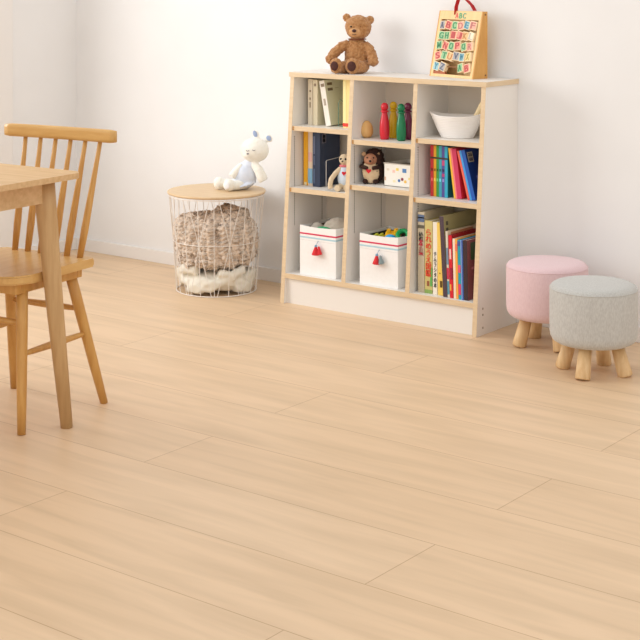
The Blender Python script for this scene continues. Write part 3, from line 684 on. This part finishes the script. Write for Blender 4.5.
# cream soft toy on the side table
Q = thing('rabbit_plush', 'cream soft toy in a pale blue dress sitting on the round side table', 'soft toy', (-.737, -.175, .4035), math.radians(30)); Q.scale = (1.08, 1.08, 1.08)
CR = mat('cream_plush', (242, 239, 230), .95, (238, 234, 222), 60, bump=.4, bscale=220, sheen=.3)
CRP = mat('cream_plush_pale', (240, 234, 222), .95, (234, 226, 210), 60, bump=.4, bscale=220, sheen=.3)
bm = NB()
ell(bm, (.010, .004, .050), (.040, .036, .050), sub=3); ell(bm, (.028, .004, .092), (.026, .024, .026), sub=3)
ell(bm, (.047, .000, .148), (.054, .046, .047), sub=4); ell(bm, (.030, -.026, .134), (.024, .018, .017), sub=3)
ell(bm, (.050, .010, .204), (.013, .009, .020), (0, -.35, 0), 3); ell(bm, (.098, .012, .192), (.017, .010, .014), (0, .9, 0), 3)
tube(bm, [(.042, -.010, .098), (.064, -.022, .078), (.078, -.026, .050), (.086, -.026, .036)], [.014, .018, .020, .018], 12)
tube(bm, [(.000, -.012, .092), (-.020, -.026, .070), (-.036, -.034, .050)], [.012, .015, .015], 12)
tube(bm, [(-.010, .0, .022), (-.045, -.012, .020), (-.078, -.022, .022)], [.020, .018, .019], 12); ell(bm, (-.086, -.024, .024), (.021, .019, .024), sub=3)
tube(bm, [(.010, -.012, .022), (-.014, -.040, .020), (-.036, -.056, .020)], [.020, .018, .018], 12); ell(bm, (-.040, -.062, .023), (.022, .020, .023), sub=3)
link('body', fuse(bm, .0036, 3, .0012, 160), CR, Q, True)
bm = NB(); ell(bm, (.008, .001, .052), (.047, .042, .050), sub=4); ell(bm, (.026, .001, .086), (.031, .029, .030), sub=3); tube(bm, [(.0, 0, .020), (.002, 0, .012)], [.050, .053], 24)
link('dress', fuse(bm, .0036, 3), mat('dress_pale_blue', (224, 230, 242), .9, (216, 224, 238), 40), Q, True)
obj('ear_lining', ell(NB(), (.048, .0015, .208), (.008, .003, .014), (0, -.35, 0)), mat('ear_blue', (160, 176, 208), .9), Q, True)
obj('ear_lining', ell(NB(), (.100, .0025, .193), (.011, .003, .009), (0, .9, 0)), mat('ear_blue', (160, 176, 208), .9), Q, True)
obj('hand_pad', ell(NB(), (-.045, -.0815, .023), (.012, .003, .013), (0, 0, -.2)), mat('paw_white', (240, 238, 240), .9), Q, True)
DK = mat('thread_grey', (128, 124, 128), .7)
for x, z0 in ((.028, .152), (.052, .154)):
    obj('eye', tube(NB(), [(x-.006, -.0465, z0), (x, -.0495, z0-.003), (x+.006, -.0475, z0)], .0012, 6), DK, Q)
obj('nose', ell(NB(), (.028, -.0445, .139), (.0045, .003, .003)), DK, Q, True)

# ------------------------------------------------------------------ stools
def stool(x, y, label, c1, c2, leg_rot):
    r = thing('stool', label, 'stool', (x, y, 0), group='round upholstered stools')
    fab = mat('fabric_%d_%d_%d' % c1, c1, .95, c2, 260, (1, 1, .35), bump=.3, bscale=600, sheen=.25, spec=.1)
    R0 = .1405
    prof = [(0, .098), (.10, .098), (.119, .100), (.131, .107), (.138, .119), (R0, .136), (R0, .262), (.1390, .273), (.1335, .281), (.124, .2860), (.108, .2885), (.06, .2905), (0, .2912)]
    obj('cushion', lathe(NB(), prof, 72), fab, r, True)
    obj('piping', tube(NB(), [(.1393*math.cos(2*PI*i/72), .1393*math.sin(2*PI*i/72), .2715) for i in range(72)], .0016, 6, True), fab, r, True)
    obj('base_board', lathe(NB(), [(0, .092), (.080, .092), (.082, .094), (.082, .097), (0, .0975)], 48), PINE, r)
    for k in range(4):
        a = math.radians(leg_rot+90*k)
        bm = tube(NB(), [(.078*math.cos(a), .078*math.sin(a), .096), (.104*math.cos(a), .104*math.sin(a), .006), (.1055*math.cos(a), .1055*math.sin(a), .001)], [.0205, .0245, .0225], 20)
        for v in bm.verts: v.co.z = max(v.co.z, 0)
        obj('leg', bm, PINE, r, True)
stool(.69, -.225, 'round pink fabric stool with wooden legs beside the bookcase', (226, 198, 200), (220, 190, 193), 234)
stool(.979, -.444, 'round light grey fabric stool with wooden legs in front of the pink one', (196, 195, 190), (182, 180, 175), 188)

# ------------------------------------------------------------------ dining chair
CH = thing('dining_chair', 'honey-coloured wooden spindle-back chair behind the dining table', 'chair', (-.172, -1.87, 0), math.radians(8))
bm = prism_z(NB(), rrect(0, -.010, .178, .178, .03, 8, rs=[.012, .012, .075, .075]), .415, .440)
bmesh.ops.bevel(bm, geom=[e for e in bm.edges if abs(e.verts[0].co.z-e.verts[1].co.z) < 1e-6], offset=.005, segments=3, affect='EDGES')
obj('seat', bm, HONEYH, CH)
bm = NB()
for x0, x1, y0, y1 in ((-.150, .150, -.150, -.128), (-.150, .150, .118, .140), (-.150, -.128, -.128, .118), (.128, .150, -.128, .118)): box(bm, x0, x1, y0, y1, .385, .415, .003)
obj('seat_rail', bm, HONEY, CH)
legs = {'fr': ((.133, -.105, .400), (.168, -.148, 0)), 'fl': ((-.133, -.105, .400), (-.168, -.148, 0)), 'rr': ((.124, .115, .400), (.180, .205, 0)), 'rl': ((-.110, .115, .400), (-.160, .195, 0))}
def legpt(k, z):
    a, b_ = map(Vector, legs[k]); f = (a.z-z)/(a.z-b_.z); return a.lerp(b_, f)
for k in legs:
    bm = tube(NB(), [legpt(k, .405), legpt(k, .30), legpt(k, .12), legpt(k, 0)], [.0165, .0165, .0145, .012], 18)
    for v in bm.verts: v.co.z = max(v.co.z, 0)
    obj('leg', bm, HONEY, CH, True)
def stretch(p, q):
    p, q = Vector(p), Vector(q); obj('stretcher', tube(NB(), [p, p.lerp(q, .15), p.lerp(q, .5), p.lerp(q, .85), q], [.006, .0085, .011, .0085, .006], 12), HONEY, CH, True)
stretch(legpt('fr', .215), legpt('rr', .215)); stretch(legpt('fl', .215), legpt('rl', .215)); stretch(legpt('rr', .29), legpt('rl', .29)); stretch(legpt('fl', .30), legpt('fr', .30))
for i in range(6):
    f = i/5*2-1; xb = f*.125+.010; xt = f*.146+.018
    b0, t0 = Vector((xb, .145, .430)), Vector((xt, .2, .785))
    t0.y = .205+.010*(1-(xt/.214)**2)
    obj('spindle', tube(NB(), [b0, b0.lerp(t0, .25), b0.lerp(t0, .5), b0.lerp(t0, .8), t0], [.009, .0115, .010, .0075, .0065], 12), HONEY, CH, True)
bm = NB(); n = 24; rg = []
for i in range(n+1):
    f = i/n*2-1; x = f*.212+.013; yc = .205+.010*(1-f*f); hh = .0195; e = 1-(.12 if i in (0, n) else 0)
    sec = []
    for k in range(16):
        a = 2*PI*k/16; sx, sz = math.cos(a), math.sin(a)
        q = (abs(sx)**8+abs(sz)**8)**(-.125)
        sec.append(bm.verts.new((x, yc+-.004+.010*e*sx*q, .797+hh*e*sz*q)))
    rg.append(sec)
for a, b_ in zip(rg, rg[1:]):
    for k in range(16): bm.faces.new((a[k], a[(k+1) % 16], b_[(k+1) % 16], b_[k]))
bm.faces.new(rg[0][::-1]); bm.faces.new(rg[-1])
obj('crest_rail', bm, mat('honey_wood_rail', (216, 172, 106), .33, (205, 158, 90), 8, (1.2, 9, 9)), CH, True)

# ------------------------------------------------------------------ dining table
DT = thing('dining_table', 'pale oak dining table with tapered round legs at the left of the room', 'table', (.100, -1.832, 0), math.radians(4))
TW, TD = 1.25, .78
bm = prism_z(NB(), rrect(-TW/2, -TD/2, TW/2, TD/2, .045, 10), .704, .720)
bmesh.ops.bevel(bm, geom=[e for e in bm.edges if e.verts[0].co.z < .71 and e.verts[1].co.z < .71], offset=.009, segments=2, affect='EDGES')
obj('table_top', bm, OAK, DT)
bm = NB(); i_ = .065
obj('apron', box(NB(), -TW+.10, -.10, -i_-.022, -i_, .638, .704), OAK, DT); obj('apron', box(NB(), -TW+.10, -.10, -TD+i_, -TD+i_+.022, .638, .704), OAK, DT)
obj('apron', box(NB(), -i_-.022, -i_, -TD+.10, -.10, .638, .704), OAK, DT); obj('apron', box(NB(), -TW+i_, -TW+i_+.022, -TD+.10, -.10, .638, .704), OAK, DT)
for sx in (0, 1):
    for sy in (0, 1):
        cx = -.082 if sx == 0 else -TW+.082; cy = -.082 if sy == 0 else -TD+.082
        ox = .045*(1 if sx == 0 else -1); oy = .045*(1 if sy == 0 else -1)
        bm = tube(NB(), [(cx, cy, .704), (cx+ox*.1, cy+oy*.1, .62), (cx+ox*.5, cy+oy*.5, .33), (cx+ox, cy+oy, 0)], [.030, .0295, .024, .0170], 24)
        for v in bm.verts: v.co.z = min(max(v.co.z, 0), .704)
        obj('leg', bm, OAKV, DT, True)
